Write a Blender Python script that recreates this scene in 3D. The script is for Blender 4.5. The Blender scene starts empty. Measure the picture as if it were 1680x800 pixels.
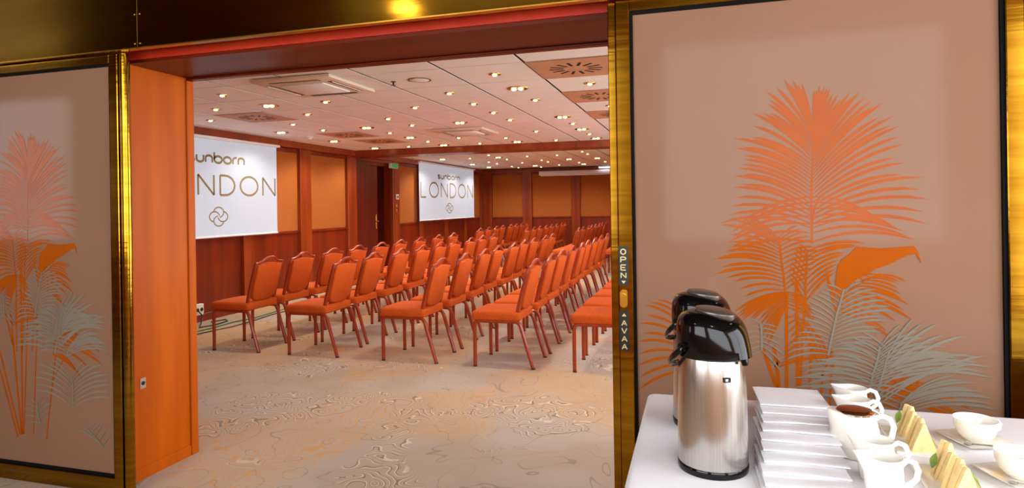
import bpy, bmesh, math, random
from mathutils import Vector, Matrix
random.seed(7)
SC = bpy.context.scene
COL = SC.collection
R_ = math.radians

# ------------------------------------------------------------ camera
cam_d = bpy.data.cameras.new('camera')
cam_d.sensor_width = 36.0
cam_d.lens = 1033.7 / 1680 * 36
cam_d.shift_y = -(400 - 335.72) / 1680
cam_d.clip_start = 0.02
cam = bpy.data.objects.new('camera', cam_d)
COL.objects.link(cam)
cam.matrix_world = (Matrix.Translation((0, 0, 1.45)) @ Matrix.Rotation(0.28625, 4, 'Z')
                    @ Matrix.Rotation(R_(90), 4, 'X') @ Matrix.Rotation(-0.01517, 4, 'Z'))
SC.camera = cam

# ------------------------------------------------------------ sky, daylight, exposure
world = bpy.data.worlds.new('overcast_sky')
SC.world = world
world.use_nodes = True
bg = world.node_tree.nodes['Background']
bg.inputs['Color'].default_value = (0.95, 0.965, 1.0, 1)
bg.inputs['Strength'].default_value = 4.8
SC.view_settings.view_transform = 'Standard'
SC.view_settings.look = 'None'
SC.view_settings.gamma = 1.0
SC.view_settings.use_curve_mapping = False
SC.view_settings.exposure = 0.5
SC.cycles.use_denoising = True
SC.cycles.max_bounces = 8
SC.cycles.diffuse_bounces = 5
SC.cycles.glossy_bounces = 4
SC.cycles.sample_clamp_indirect = 6.0
SC.cycles.caustics_reflective = False
SC.cycles.caustics_refractive = False

def portal(name, loc, rot, sx, sy):
    """sky portal filling a window opening: only guides the sampling of daylight"""
    l = bpy.data.lights.new(name, 'AREA'); l.shape = 'RECTANGLE'; l.size = sx; l.size_y = sy
    l.cycles.is_portal = True
    o = bpy.data.objects.new(name, l); COL.objects.link(o); o.location = loc; o.rotation_euler = rot
# window openings: corridor wall behind the viewer, and the far side wall of the hall
CORR_Y, SILL, HEAD = -1.2, 1.04, 3.0
CX0, CH = -10.6, 3.3
CW = [(-9.6, -7.8), (-3.7, -0.8), (-0.34, 2.1)]
HW = [(3.5, 6.6), (6.9, 10.2)]
HALL_X, COR_X = 1.0, 2.3
for a, b in CW:
    portal('corridor_window_portal', ((a + b) / 2, CORR_Y, (SILL + HEAD) / 2), (R_(90), 0, R_(180)), b - a, HEAD - SILL)
for a, b in HW:
    portal('hall_window_portal', (HALL_X, (a + b) / 2, 1.425), (0, R_(90), 0), 1.85, b - a)

portal('corridor_end_portal', (COR_X, .65, 1.7), (0, R_(90), 0), 2.2, 2.9)

# ------------------------------------------------------------ helpers
def lin(c):
    return tuple((v / 255 / 12.92) if v <= 10.3 else ((v / 255 + .055) / 1.055) ** 2.4 for v in c) + (1,)

MATS = {}
def mat(name, rgb, rough=.5, metal=0., rgb2=None, scale=(4, 4, 4), detail=3, bump=0., bscale=None, spec=.5, coat=0., emit=0., sheen=0., mix=(.35, .65), alpha=1., crough=.04):
    m = bpy.data.materials.new(name); m.use_nodes = True
    nt = m.node_tree; b = nt.nodes['Principled BSDF']
    b.inputs['Roughness'].default_value = rough
    b.inputs['Metallic'].default_value = metal
    b.inputs['Specular IOR Level'].default_value = spec
    b.inputs['Coat Weight'].default_value = coat
    b.inputs['Coat Roughness'].default_value = crough
    b.inputs['Sheen Weight'].default_value = sheen
    b.inputs['Alpha'].default_value = alpha
    tc = nt.nodes.new('ShaderNodeTexCoord'); mp = nt.nodes.new('ShaderNodeMapping')
    mp.inputs['Scale'].default_value = scale
    nt.links.new(tc.outputs['Object'], mp.inputs['Vector'])
    nz = nt.nodes.new('ShaderNodeTexNoise'); nz.inputs['Scale'].default_value = 1.0; nz.inputs['Detail'].default_value = detail
    nt.links.new(mp.outputs['Vector'], nz.inputs['Vector'])
    rp = nt.nodes.new('ShaderNodeValToRGB')
    rp.color_ramp.elements[0].position, rp.color_ramp.elements[1].position = mix
    rp.color_ramp.elements[0].color = lin(rgb); rp.color_ramp.elements[1].color = lin(rgb2 or rgb)
    nt.links.new(nz.outputs['Fac'], rp.inputs['Fac'])
    nt.links.new(rp.outputs['Color'], b.inputs['Base Color'])
    if emit:
        nt.links.new(rp.outputs['Color'], b.inputs['Emission Color'])
        b.inputs['Emission Strength'].default_value = emit
    if bump:
        bp = nt.nodes.new('ShaderNodeBump'); bp.inputs['Strength'].default_value = bump; bp.inputs['Distance'].default_value = .01
        src = nz
        if bscale:
            mp2 = nt.nodes.new('ShaderNodeMapping'); mp2.inputs['Scale'].default_value = bscale
            nt.links.new(tc.outputs['Object'], mp2.inputs['Vector'])
            src = nt.nodes.new('ShaderNodeTexNoise'); src.inputs['Scale'].default_value = 1.0
            nt.links.new(mp2.outputs['Vector'], src.inputs['Vector'])
        nt.links.new(src.outputs['Fac'], bp.inputs['Height'])
        nt.links.new(bp.outputs['Normal'], b.inputs['Normal'])
    MATS[name] = m
    return m

class MB:
    """collects shapes into ONE mesh object"""
    def __init__(s): s.v = []; s.f = []; s.sm = []
    def add(s, vs, fs, smooth=False):
        n = len(s.v); s.v += [tuple(p) for p in vs]; s.f += [tuple(i + n for i in f) for f in fs]; s.sm += [smooth] * len(fs); return s
    def box(s, lo, hi, bev=0., seg=1, mtx=None, smooth=False):
        bm = bmesh.new(); bmesh.ops.create_cube(bm, size=1)
        for v in bm.verts:
            v.co = Vector([lo[k] + (v.co[k] + .5) * (hi[k] - lo[k]) for k in range(3)])
        if bev:
            bmesh.ops.bevel(bm, geom=bm.edges[:], offset=bev, segments=seg, profile=.5, affect='EDGES')
        return s.frombm(bm, mtx, smooth or bool(bev and seg > 1))
    def frombm(s, bm, mtx=None, smooth=False):
        if mtx is not None: bm.transform(mtx)
        bm.verts.index_update()
        s.add([v.co[:] for v in bm.verts], [[v.index for v in f.verts] for f in bm.faces], smooth); bm.free(); return s
    def tube(s, path, rad, n=8, cap=True, sx=1., flat=None):
        path = [Vector(p) for p in path]; rs = rad if isinstance(rad, (list, tuple)) else [rad] * len(path)
        rings = []; up0 = Vector(flat) if flat else None
        prev = None
        for i, p in enumerate(path):
            t = (path[min(i + 1, len(path) - 1)] - path[max(i - 1, 0)]).normalized()
            if up0 is not None: u = up0 - t * up0.dot(t)
            elif prev is None:
                u = Vector((0, 0, 1)) if abs(t.z) < .9 else Vector((1, 0, 0)); u = u - t * u.dot(t)
            else: u = prev - t * prev.dot(t)
            u.normalize(); prev = u; w = t.cross(u)
            rings.append([p + (u * math.cos(2 * math.pi * (k + .5) / n) + w * sx * math.sin(2 * math.pi * (k + .5) / n)) * rs[i] for k in range(n)])
        vs = [q for r in rings for q in r]; fs = []
        for i in range(len(path) - 1):
            for k in range(n):
                fs.append((i * n + k, i * n + (k + 1) % n, (i + 1) * n + (k + 1) % n, (i + 1) * n + k))
        if cap: fs += [tuple(reversed(range(n))), tuple(range((len(path) - 1) * n, len(path) * n))]
        return s.add(vs, fs, True)
    def lathe(s, prof, n=24, c=(0, 0, 0), warp=None):
        vs = []; fs = []
        for (r, z) in prof:
            for k in range(n):
                a = 2 * math.pi * k / n; p = Vector((r * math.cos(a), r * math.sin(a), z))
                if warp: p = warp(p)
                vs.append((p[0] + c[0], p[1] + c[1], p[2] + c[2]))
        for i in range(len(prof) - 1):
            for k in range(n):
                fs.append((i * n + k, i * n + (k + 1) % n, (i + 1) * n + (k + 1) % n, (i + 1) * n + k))
        fs += [tuple(reversed(range(n))), tuple(range((len(prof) - 1) * n, len(prof) * n))]
        return s.add(vs, fs, True)
    def prism(s, poly, org, u, v, th, smooth=False):
        """polygon (2d list) in plane u,v at org, extruded along u x v by th"""
        org, u, v = Vector(org), Vector(u), Vector(v); w = u.cross(v).normalized() * th; n = len(poly)
        a = [org + u * p[0] + v * p[1] for p in poly]
        return s.add(a + [p + w for p in a], [tuple(reversed(range(n))), tuple(range(n, 2 * n))] + [(i, (i + 1) % n, n + (i + 1) % n, n + i) for i in range(n)], smooth)
    def build(s, name, m, parent=None, loc=None, ang=40):
        me = bpy.data.meshes.new(name); me.from_pydata(s.v, [], s.f); me.update()
        me.polygons.foreach_set('use_smooth', s.sm)
        bm = bmesh.new(); bm.from_mesh(me); bmesh.ops.recalc_face_normals(bm, faces=bm.faces[:]); bm.to_mesh(me); bm.free()
        if any(s.sm): me.set_sharp_from_angle(angle=R_(ang))
        me.materials.append(m if not isinstance(m, str) else MATS[m])
        return link(name, me, parent, loc)

def link(name, me, parent=None, loc=None):
    o = bpy.data.objects.new(name, me); COL.objects.link(o)
    if parent is not None: o.parent = parent
    if loc is not None: o.location = loc
    return o
def tag(o, label=None, cat=None, group=None, kind=None):
    if label: o['label'] = label
    if cat: o['category'] = cat
    if group: o['group'] = group
    if kind: o['kind'] = kind
    return o
def empty(name, loc=(0, 0, 0), rz=0.):
    o = bpy.data.objects.new(name, None); COL.objects.link(o); o.location = loc; o.rotation_euler = (0, 0, rz); o.empty_display_size = .05
    return o
def copy_tree(o, parent=None):
    c = o.copy(); COL.objects.link(c)
    if parent is not None: c.parent = parent
    for ch in list(o.children): copy_tree(ch, c)
    return c
def box(name, lo, hi, m, parent=None, bev=0., seg=1): return MB().box(lo, hi, bev, seg).build(name, m, parent)
ORD = ['first', 'second', 'third', 'fourth', 'fifth', 'sixth', 'seventh', 'eighth', 'ninth', 'tenth', 'eleventh', 'twelfth', 'thirteenth', 'fourteenth', 'fifteenth', 'sixteenth', 'seventeenth', 'eighteenth', 'nineteenth', 'twentieth']
def bez(a, c, b, n):
    return [((1 - t) ** 2 * a[0] + 2 * t * (1 - t) * c[0] + t * t * b[0], (1 - t) ** 2 * a[1] + 2 * t * (1 - t) * c[1] + t * t * b[1]) for t in [i / n for i in range(n + 1)]]
LAMP_W = 44.0

# ------------------------------------------------------------ materials
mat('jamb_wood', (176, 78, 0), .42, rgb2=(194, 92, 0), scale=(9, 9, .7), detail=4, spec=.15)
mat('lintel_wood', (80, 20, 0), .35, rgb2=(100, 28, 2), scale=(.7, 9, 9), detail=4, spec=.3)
mat('red_strip', (190, 44, 6), .45, rgb2=(200, 54, 12))
mat('mahogany', (104, 28, 2), .35, rgb2=(134, 42, 6), scale=(7, 7, .6), detail=4, coat=.1)
mat('pilaster_wood', (124, 44, 8), .35, rgb2=(150, 60, 14), scale=(9, 9, .6), detail=4, coat=.1)
mat('door_wood', (82, 20, 8), .35, rgb2=(104, 28, 10), scale=(7, 7, .6), detail=4)
mat('wall_fabric', (160, 84, 16), .85, rgb2=(174, 96, 25), scale=(60, 60, 60), bump=.1)
mat('ceiling_white', (240, 244, 246), .7, rgb2=(244, 247, 249), scale=(3, 3, 3))
mat('ceiling_gap', (46, 12, 6), .8)
mat('vent_tan', (196, 150, 118), .6, rgb2=(204, 160, 128))
mat('slot_black', (14, 10, 8), .7)
mat('ac_cream', (226, 212, 190), .5)
mat('brass', (164, 124, 34), .13, 1., rgb2=(140, 102, 22), scale=(2, 2, 30), detail=2, bump=.06, bscale=(3, 3, 40))
mat('brass_header', (150, 112, 32), .1, 1., rgb2=(136, 98, 24), scale=(1, 1, 12), detail=2, bump=.02, bscale=(2, 2, 24))
mat('gilt', (210, 160, 60), .25, 1.)
mat('steel_edge', (122, 104, 96), .4, .6, rgb2=(140, 122, 110))
mat('gasket', (9, 8, 7), .7, spec=.1)
mat('frosted_glass', (132, 98, 76), .6, rgb2=(136, 101, 80), scale=(1, 1, 1), coat=.2, crough=.08, spec=.08)
mat('palm_orange', (162, 76, 0), .6, rgb2=(154, 70, 0), scale=(6, 6, 6), coat=.2, crough=.08, spec=.05)
mat('palm_pale', (122, 114, 99), .6, rgb2=(127, 119, 105), coat=.2, crough=.08, spec=.08)
mat('corridor_wall', (206, 150, 96), .6)
mat('corridor_ceiling', (60, 26, 8), .45, rgb2=(78, 36, 12), scale=(.7, 12, 9), detail=4)
mat('window_frame', (226, 216, 200), .5)
mat('screen_white', (150, 156, 166), .8, emit=.7)  # projected light is put into the cloth as its own glow
mat('screen_bar', (232, 232, 232), .5)
mat('print_gold', (132, 116, 78), .8)
mat('black_label', (10, 8, 7), .4)
mat('label_letter', (206, 186, 130), .4, .3)
mat('lamp_glow', (255, 206, 120), .4, emit=14.)
mat('corridor_glow', (255, 236, 200), .4, emit=25.)
mat('spill_glow', (240, 236, 255), .4, emit=3.)  # glow of the added strip that imitates spilled light on the ceiling
mat('dark_reflector', (96, 60, 20), .3, .8)
mat('chair_fabric', (190, 80, 22), .85, rgb2=(206, 94, 34), scale=(120, 120, 120), bump=.25, spec=.15)
mat('chair_frame', (144, 44, 6), .3, rgb2=(160, 54, 10), scale=(6, 6, 6), coat=.2)
mat('glide', (60, 30, 20), .5)
mat('tablecloth', (236, 236, 240), .85, rgb2=(241, 241, 244), scale=(3, 3, 3), bump=.35, bscale=(5, 9, 5), sheen=.2)
mat('linen', (240, 240, 244), .85, rgb2=(244, 244, 247), bump=.1, bscale=(30, 30, 30), sheen=.2)
mat('porcelain', (240, 237, 228), .18, coat=.5)
mat('black_plastic', (7, 7, 8), .1, spec=.35)
mat('lever_grey', (96, 88, 80), .25, .5)
mat('brushed_steel', (196, 192, 186), .24, 1., rgb2=(206, 202, 196), scale=(260, 260, 1.5), detail=2, bump=.03)
mat('teapot_lid', (150, 96, 58), .15, .9)
mat('chrome', (210, 208, 204), .12, 1.)
mat('bread', (240, 208, 136), .8, rgb2=(248, 222, 158), scale=(80, 80, 80), bump=.2)
mat('filling', (214, 176, 96), .7, rgb2=(230, 200, 130), scale=(60, 60, 60))
mat('leaf_green', (118, 142, 24), .5, rgb2=(90, 120, 20), scale=(40, 40, 40))
mat('plastic_white', (228, 224, 216), .4)
mat('cable_black', (20, 18, 16), .5)
mat('cable_green', (40, 110, 50), .5)
mat('exit_green', (30, 120, 70), .4, emit=.5)
mat('spoon_steel', (180, 176, 168), .2, 1.)

def carpet_material():
    m = bpy.data.materials.new('patterned_carpet'); m.use_nodes = True; nt = m.node_tree; N = nt.nodes; L = nt.links
    b = N['Principled BSDF']; b.inputs['Roughness'].default_value = .95; b.inputs['Specular IOR Level'].default_value = .1; b.inputs['Sheen Weight'].default_value = .2
    tc = N.new('ShaderNodeTexCoord')
    def noise(scale, detail=2., off=(0, 0, 0), rough=.5, dist=0.):
        mp = N.new('ShaderNodeMapping'); mp.inputs['Location'].default_value = off; L.new(tc.outputs['Object'], mp.inputs['Vector'])
        n = N.new('ShaderNodeTexNoise'); n.inputs['Scale'].default_value = scale; n.inputs['Detail'].default_value = detail; n.inputs['Roughness'].default_value = rough; n.inputs['Distortion'].default_value = dist
        L.new(mp.outputs['Vector'], n.inputs['Vector']); return n.outputs['Fac']
    def math_(op, a, b_=None, c=None):
        n = N.new('ShaderNodeMath'); n.operation = op
        for k, x in enumerate((a, b_, c)):
            if x is None: continue
            if isinstance(x, (int, float)): n.inputs[k].default_value = x
            else: L.new(x, n.inputs[k])
        return n.outputs[0]
    def lines(src, freq, width):
        # thin contour lines of a noise field
        return math_('LESS_THAN', math_('ABSOLUTE', math_('SUBTRACT', math_('FRACT', math_('MULTIPLY', src, freq)), .5)), width)
    def band(src, lo, hi):
        n = N.new('ShaderNodeMapRange'); n.interpolation_type = 'SMOOTHSTEP'; L.new(src, n.inputs[0]); n.inputs[1].default_value = lo; n.inputs[2].default_value = hi; return n.outputs[0]
    def mixc(f, c1, c2):
        n = N.new('ShaderNodeMix'); n.data_type = 'RGBA'
        if isinstance(f, float): n.inputs[0].default_value = f
        else: L.new(f, n.inputs[0])
        for k, x in ((6, c1), (7, c2)):
            if isinstance(x, tuple): n.inputs[k].default_value = lin(x)
            else: L.new(x, n.inputs[k])
        return n.outputs[2]
    c = mixc(band(noise(1.1, 2), .4, .62), (172, 156, 140), (164, 144, 120))
    # gold haze and gold scrolls
    zone = noise(.75, 1, (3, 7, 0))
    gold = band(zone, .42, .54)
    c = mixc(math_('MULTIPLY', gold, .35), c, (196, 148, 78))
    def rings(scale, freq, width, off, dist):
        # concentric curls around scattered centres
        mp = N.new('ShaderNodeMapping'); mp.inputs['Location'].default_value = off; L.new(tc.outputs['Object'], mp.inputs['Vector'])
        nz = N.new('ShaderNodeTexNoise'); nz.inputs['Scale'].default_value = scale * 1.1; nz.inputs['Detail'].default_value = 1.; L.new(mp.outputs['Vector'], nz.inputs['Vector'])
        vm = N.new('ShaderNodeVectorMath'); vm.operation = 'MULTIPLY_ADD'; L.new(nz.outputs['Color'], vm.inputs[0]); vm.inputs[1].default_value = (dist, dist, 0); L.new(mp.outputs['Vector'], vm.inputs[2])
        vo = N.new('ShaderNodeTexVoronoi'); vo.voronoi_dimensions = '2D'; vo.feature = 'SMOOTH_F1'; vo.inputs['Smoothness'].default_value = .25; vo.inputs['Scale'].default_value = scale; L.new(vm.outputs[0], vo.inputs['Vector'])
        return lines(vo.outputs['Distance'], freq, width), vo.outputs['Distance'], freq
    g1, _, _ = rings(2.4, 9., .09, (1, 2, 0), .5)
    c = mixc(math_('MULTIPLY', math_('MULTIPLY', g1, gold), .8), c, (200, 138, 36))
    # long faint branches
    g3 = lines(noise(2.0, 2.0, (9, 4, 0), .5, .6), 7., .02)
    c = mixc(math_('MULTIPLY', g3, .55), c, (120, 100, 82))
    # dense scrolls, dark line with a light line beside it
    zone2 = noise(1.15, 1, (13, 5, 0)); dz = band(zone2, .53, .58)
    d1, dd, fq = rings(3.4, 8., .085, (4, 8, 0), .45)
    d2 = lines(math_('ADD', dd, .024), fq, .085)
    c = mixc(math_('MULTIPLY', math_('MULTIPLY', d2, dz), .75), c, (214, 194, 160))
    c = mixc(math_('MULTIPLY', math_('MULTIPLY', d1, dz), .75), c, (92, 76, 56))
    fine = noise(260, 2)
    c = mixc(math_('MULTIPLY', band(fine, .35, .7), .16), c, (120, 100, 82))
    L.new(c, b.inputs['Base Color'])
    bp = N.new('ShaderNodeBump'); bp.inputs['Strength'].default_value = .25; bp.inputs['Distance'].default_value = .004
    L.new(fine, bp.inputs['Height']); L.new(bp.outputs['Normal'], b.inputs['Normal'])
    MATS['carpet'] = m
carpet_material()

# ------------------------------------------------------------ the setting
WX, BY, FY0, FY1, CZ = -6.2, 17.9, 2.635, 3.085, 2.5
JX = -2.907; OPR = -0.2   # doorway side; its edge stile stands 24 mm proud
fl = box('floor', (CX0 - .2, CORR_Y - .2, -.12), (4.6, BY + .2, 0), 'carpet'); tag(fl, 'beige carpet with gold and grey scroll pattern', kind='structure')

# --- hall ceiling: dark reveal above, one object per tile
MOD = .6586; GX, GY, FY = -.885, 4.812, 11.86
ceil = box('ceiling', (WX - .1, FY1 - .02, CZ + .004), (HALL_X + .1, BY + .1, CZ + .14), 'ceiling_gap'); tag(ceil, 'white tiled hall ceiling with dark reveals', kind='structure')
def tile_mesh(sx, sy, name='ceiling_tile', m='ceiling_white'):
    me = MB().box((-sx / 2 + .011, -sy / 2 + .005, 0), (sx / 2 - .011, sy / 2 - .005, .0038), .001).build(name, m, ceil)
    return me
proto = tile_mesh(MOD, MOD); tproto = proto.data; proto.location = (GX, GY, CZ)
vent_at = {(0, 0), (0, 2), (0, 4), (6, 2), (6, 5), (6, 6)}
vme = None
tiles = []
for far in (0, 1):
    rows = range(-2, 9) if not far else range(-1, 9)
    for j in rows:
        y = GY + MOD * j if not far else FY + MOD * j
        for i in range(-2, 8):
            if (i, j) == (0, 0) and not far: continue_ = True
            else: continue_ = False
            x = GX - MOD * i
            y0, y1 = y - MOD / 2, y + MOD / 2
            if y0 < FY1: y0 = FY1
            if (far, i, j) != (0, 0, 0):
                if y1 - y0 < MOD - .01:
                    key = round(y1 - y0, 3)
                    o = tile_mesh(MOD, y1 - y0); o.location = (x, (y0 + y1) / 2, CZ)
                else:
                    o = link('ceiling_tile', tproto, ceil, (x, y, CZ))
                if (i, j) in vent_at and not far: o.name = 'vent_tile'
    # narrow cut strip along the screen wall
    y0, y1 = (FY1, GY + 8.5 * MOD) if not far else (FY - 1.5 * MOD, FY + 8.5 * MOD)
    x1 = GX - 7.5 * MOD
    box('ceiling_tile', (WX, y0, CZ), (x1 - .008, y1, CZ + .0038), 'ceiling_white', ceil, .001)
    xr = GX + 2.5 * MOD
    box('ceiling_tile', (xr + .008, y0, CZ), (HALL_X, y1, CZ + .0038), 'ceiling_white', ceil, .001)
# cross beam between the two ceiling bays
bm_ = box('trim_1', (WX, GY + 8.5 * MOD + .01, 2.385), (HALL_X, FY - 1.5 * MOD - .01, CZ + .02), 'pilaster_wood', None, .006)
tag(bm_, 'dark wooden beam across the hall ceiling', kind='structure')

# --- wall with the screens (left) and the far wall: dado panels, fabric panels, pilasters
def panelled(name, fix, axis, s0, s1, pils, sgn, gaps=()):
    """fix: wall plane; axis 'Y' runs along y with normal +x, axis 'X' runs along x with normal -y"""
    def bx(nm, a0, a1, z0, z1, d0, d1, m, bev=.004):
        if axis == 'Y': lo, hi = (fix + d0, a0, z0), (fix + d1, a1, z1)
        else: lo, hi = (a0, fix - d1, z0), (a1, fix - d0, z1)
        return box(nm, lo, hi, m, root if nm != name else None, bev)
    root = None
    segs = []; a = s0
    for g0, g1 in gaps: segs.append((a, g0)); a = g1
    segs.append((a, s1))
    mb = MB()
    for a0, a1 in segs:
        if axis == 'Y': mb.box((fix - .15, a0, 0), (fix, a1, CZ + .1))
        else: mb.box((a0, fix, 0), (a1, fix + .15, CZ + .1))
    for g0, g1 in gaps: mb.box((fix - .15, g0, 2.28), (fix, g1, CZ + .1))
    root = mb.build(name, 'mahogany'); tag(root, kind='structure')
    edges = sorted(pils); prev = s0
    spans = []
    for c, w in edges:
        bx('pilaster', c - w / 2, c + w / 2, 0, 2.4, 0, .07, 'pilaster_wood')
        if c - w / 2 - prev > .1: spans.append((prev, c - w / 2))
        prev = c + w / 2
    if s1 - prev > .1: spans.append((prev, s1))
    for a0, a1 in spans:
        if any(g0 < (a0 + a1) / 2 < g1 or (a0 < g0 < a1) for g0, g1 in gaps): continue
        bx('dado_panel', a0 + .004, a1 - .004, .1, 1.05, 0, .018, 'mahogany')
        bx('dado_rail', a0, a1, 1.05, 1.085, 0, .04, 'mahogany')
        bx('fabric_panel', a0 + .006, a1 - .006, 1.087, 2.335, 0, .014, 'wall_fabric')
        bx('frieze_board', a0, a1, 2.337, 2.4, 0, .03, 'mahogany')
        bx('skirting_board', a0, a1, 0, .098, 0, .024, 'mahogany')
    bx('cornice', s0, s1, 2.4, CZ, 0, .12, 'pilaster_wood')
    return root
wl = panelled('wall_left', WX, 'Y', FY1, BY, [(3.35, .22), (4.75, .22), (6.15, .22), (7.55, .22), (8.93, .3), (10.37, .3), (12.15, .3), (13.4, .2), (14.9, .2), (16.3, .2), (17.75, .3)], 1, gaps=[(11.1, 12.0)])
box('door_panel', (WX, 10.52, 0), (WX + .05, 11.08, 2.34), 'door_wood', wl, .004)
box('frieze_board', (WX, 10.52, 2.342), (WX + .06, 12.0, 2.4), 'mahogany', wl, .004)
wb = panelled('wall_back', BY, 'X', WX, HALL_X, [(-6.02, .3), (-4.785, .28), (-3.345, .25), (-1.91, .25), (-.47, .25)], -1)
# recessed doorway in the left wall, its leaf standing open against the near side
nb = MB()
nb.box((-7.3, 11.02, 0), (-7.2, 12.08, 2.4)).box((-7.2, 11.02, 0), (WX - .15, 11.08, 2.4)).box((-7.2, 12.02, 0), (WX - .15, 12.08, 2.4)).box((-7.2, 11.08, 2.3), (WX - .15, 12.02, 2.4))
nr = nb.build('wall_recess', 'door_wood'); tag(nr, 'dark wooden recess behind the open doorway', kind='structure')
d3 = box('door_3', (WX - .03, 11.1, .01), (WX + .015, 11.42, 2.27), 'door_wood', None, .004); tag(d3, 'dark red wooden door leaf with gilt handle', kind='structure')
hp = box('handle_plate', (WX + .015, 11.335, 1.01), (WX + .024, 11.385, 1.3), 'gilt', d3, .003)
MB().tube([(WX + .024, 11.36, 1.16), (WX + .07, 11.36, 1.16), (WX + .075, 11.35, 1.16), (WX + .075, 11.24, 1.155)], .009).build('handle_lever', 'gilt', hp)

# --- hall side wall with daylight windows (out of frame on the right)
mb = MB(); a = FY1
for b0, b1 in HW: mb.box((HALL_X, a, 0), (HALL_X + .15, b0, CZ + .1)); a = b1
mb.box((HALL_X, a, 0), (HALL_X + .15, BY, CZ + .1))
for b0, b1 in HW: mb.box((HALL_X, b0, 0), (HALL_X + .15, b1, .5)).box((HALL_X, b0, 2.35), (HALL_X + .15, b1, CZ + .1))
tag(mb.build('wall_right', 'mahogany'), kind='structure')
WN = [1]
def window(axis, fix, a0, a1, z0, z1, nm, mull=True):
    """frame bars of a window opening"""
    mb = MB(); t = .05
    bars = [((a0, z0), (a0 + t, z1)), ((a1 - t, z0), (a1, z1)), ((a0 + t, z0), (a1 - t, z0 + t)), ((a0 + t, z1 - t), (a1 - t, z1))]
    if mull: bars.append((((a0 + a1) / 2 - .02, z0 + t), ((a0 + a1) / 2 + .02, z1 - t)))
    for lo, hi in bars:
        if axis == 'Y': mb.box((fix + .02, lo[0], lo[1]), (fix + .08, hi[0], hi[1]))
        else: mb.box((lo[0], fix - .08, lo[1]), (hi[0], fix - .02, hi[1]))
    o = mb.build('window_%d' % WN[0], 'window_frame'); WN[0] += 1
    tag(o, nm, kind='structure')
for b0, b1 in HW: window('Y', HALL_X, b0, b1, .5, 2.35, 'pale window frame of the hall side wall')

# --- thick wall between corridor and hall, with the wide opening
mb = MB().box((CX0, FY0, 0), (JX, FY1, CH)).box((OPR, FY0, 0), (COR_X + .15, FY1, CH)).box((JX, FY0, 2.25), (OPR, FY1, CH))
wf = mb.build('wall_front', 'jamb_wood'); tag(wf, 'thick wall between corridor and hall', kind='structure')
# jamb lining
j = box('trim_2', (JX, FY0, 0), (JX + .012, FY1, 2.24), 'jamb_wood'); tag(j, 'orange wooden lining of the doorway side', kind='structure')
box('bottom_rail', (JX + .012, FY0 + .01, 0), (JX + .019, 3.03, .062), 'jamb_wood', j, .002)
box('edge_stile', (JX + .012, 3.032, 0), (JX + .024, FY1, 2.214), 'jamb_wood', j, .004)
bp = box('strike_plate', (JX + .012, 2.685, .487), (JX + .016, 2.722, .545), 'chrome', j, .001)
tag(bp, 'small steel strike plate')
MB().tube([(JX + .016, 2.7035, .516), (JX + .0175, 2.7035, .516)], .011, 12).build('bolt_hole', 'slot_black', bp)
tag(box('tag_plate', (JX + .012, FY0 + .001, .06), (JX + .0145, FY0 + .016, .135), 'plastic_white', j), 'small white plate')
# lintel
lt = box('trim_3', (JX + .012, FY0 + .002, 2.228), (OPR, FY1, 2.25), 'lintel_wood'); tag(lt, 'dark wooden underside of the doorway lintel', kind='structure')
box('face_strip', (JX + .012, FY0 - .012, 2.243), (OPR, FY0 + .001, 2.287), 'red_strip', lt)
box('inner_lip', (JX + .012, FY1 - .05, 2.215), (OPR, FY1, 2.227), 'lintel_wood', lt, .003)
j2 = box('trim_4', (OPR - .012, FY0, 0), (OPR, FY1, 2.227), 'jamb_wood'); tag(j2, kind='structure')

# --- corridor shell
mb = MB(); a = CX0
for b0, b1 in CW: mb.box((a, CORR_Y - .15, 0), (b0, CORR_Y, CH)); a = b1
mb.box((a, CORR_Y - .15, 0), (COR_X, CORR_Y, CH))
for b0, b1 in CW: mb.box((b0, CORR_Y - .15, 0), (b1, CORR_Y, SILL)).box((b0, CORR_Y - .15, HEAD), (b1, CORR_Y, CH))
tag(mb.build('wall_corridor', 'corridor_wall'), kind='structure')
for b0, b1 in CW: window('X', CORR_Y, b0, b1, SILL, HEAD, 'pale window frame of the corridor', False)
tag(box('wall_corridor_left', (CX0 - .15, CORR_Y, 0), (CX0, FY0, CH), 'corridor_wall'), kind='structure')
mb = MB().box((COR_X, CORR_Y - .15, 0), (COR_X + .15, -.8, CH)).box((COR_X, 2.1, 0), (COR_X + .15, FY0, CH)).box((COR_X, -.8, 0), (COR_X + .15, 2.1, .6)).box((COR_X, -.8, 2.8), (COR_X + .15, 2.1, CH))
tag(mb.build('wall_corridor_right', 'corridor_wall'), kind='structure')
window('Y', COR_X, -.8, 2.1, 0.6, 2.8, 'pale window frame at the corridor end')
cc = box('ceiling_corridor', (CX0, CORR_Y, CH - .02), (COR_X, FY0, CH + .1), 'slot_black'); tag(cc, 'slatted wooden corridor ceiling', kind='structure')
sl = MB().box((CX0, -.045, 0), (COR_X, .045, .02)).build('ceiling_slat', 'corridor_ceiling', cc, (0, CORR_Y + .06, CH - .045))
k = 1
while CORR_Y + .06 + .105 * k < 2.45:
    link('ceiling_slat', sl.data, cc, (0, CORR_Y + .06 + .105 * k, CH - .045)); k += 1

for x in (-2.51, .5):
    MB().lathe([(.09, 0), (.1, -.01), (.1, -.03), (.09, -.034)], 20).build('lamp', 'corridor_glow', cc, (x, -.265, CH - .046))
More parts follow.
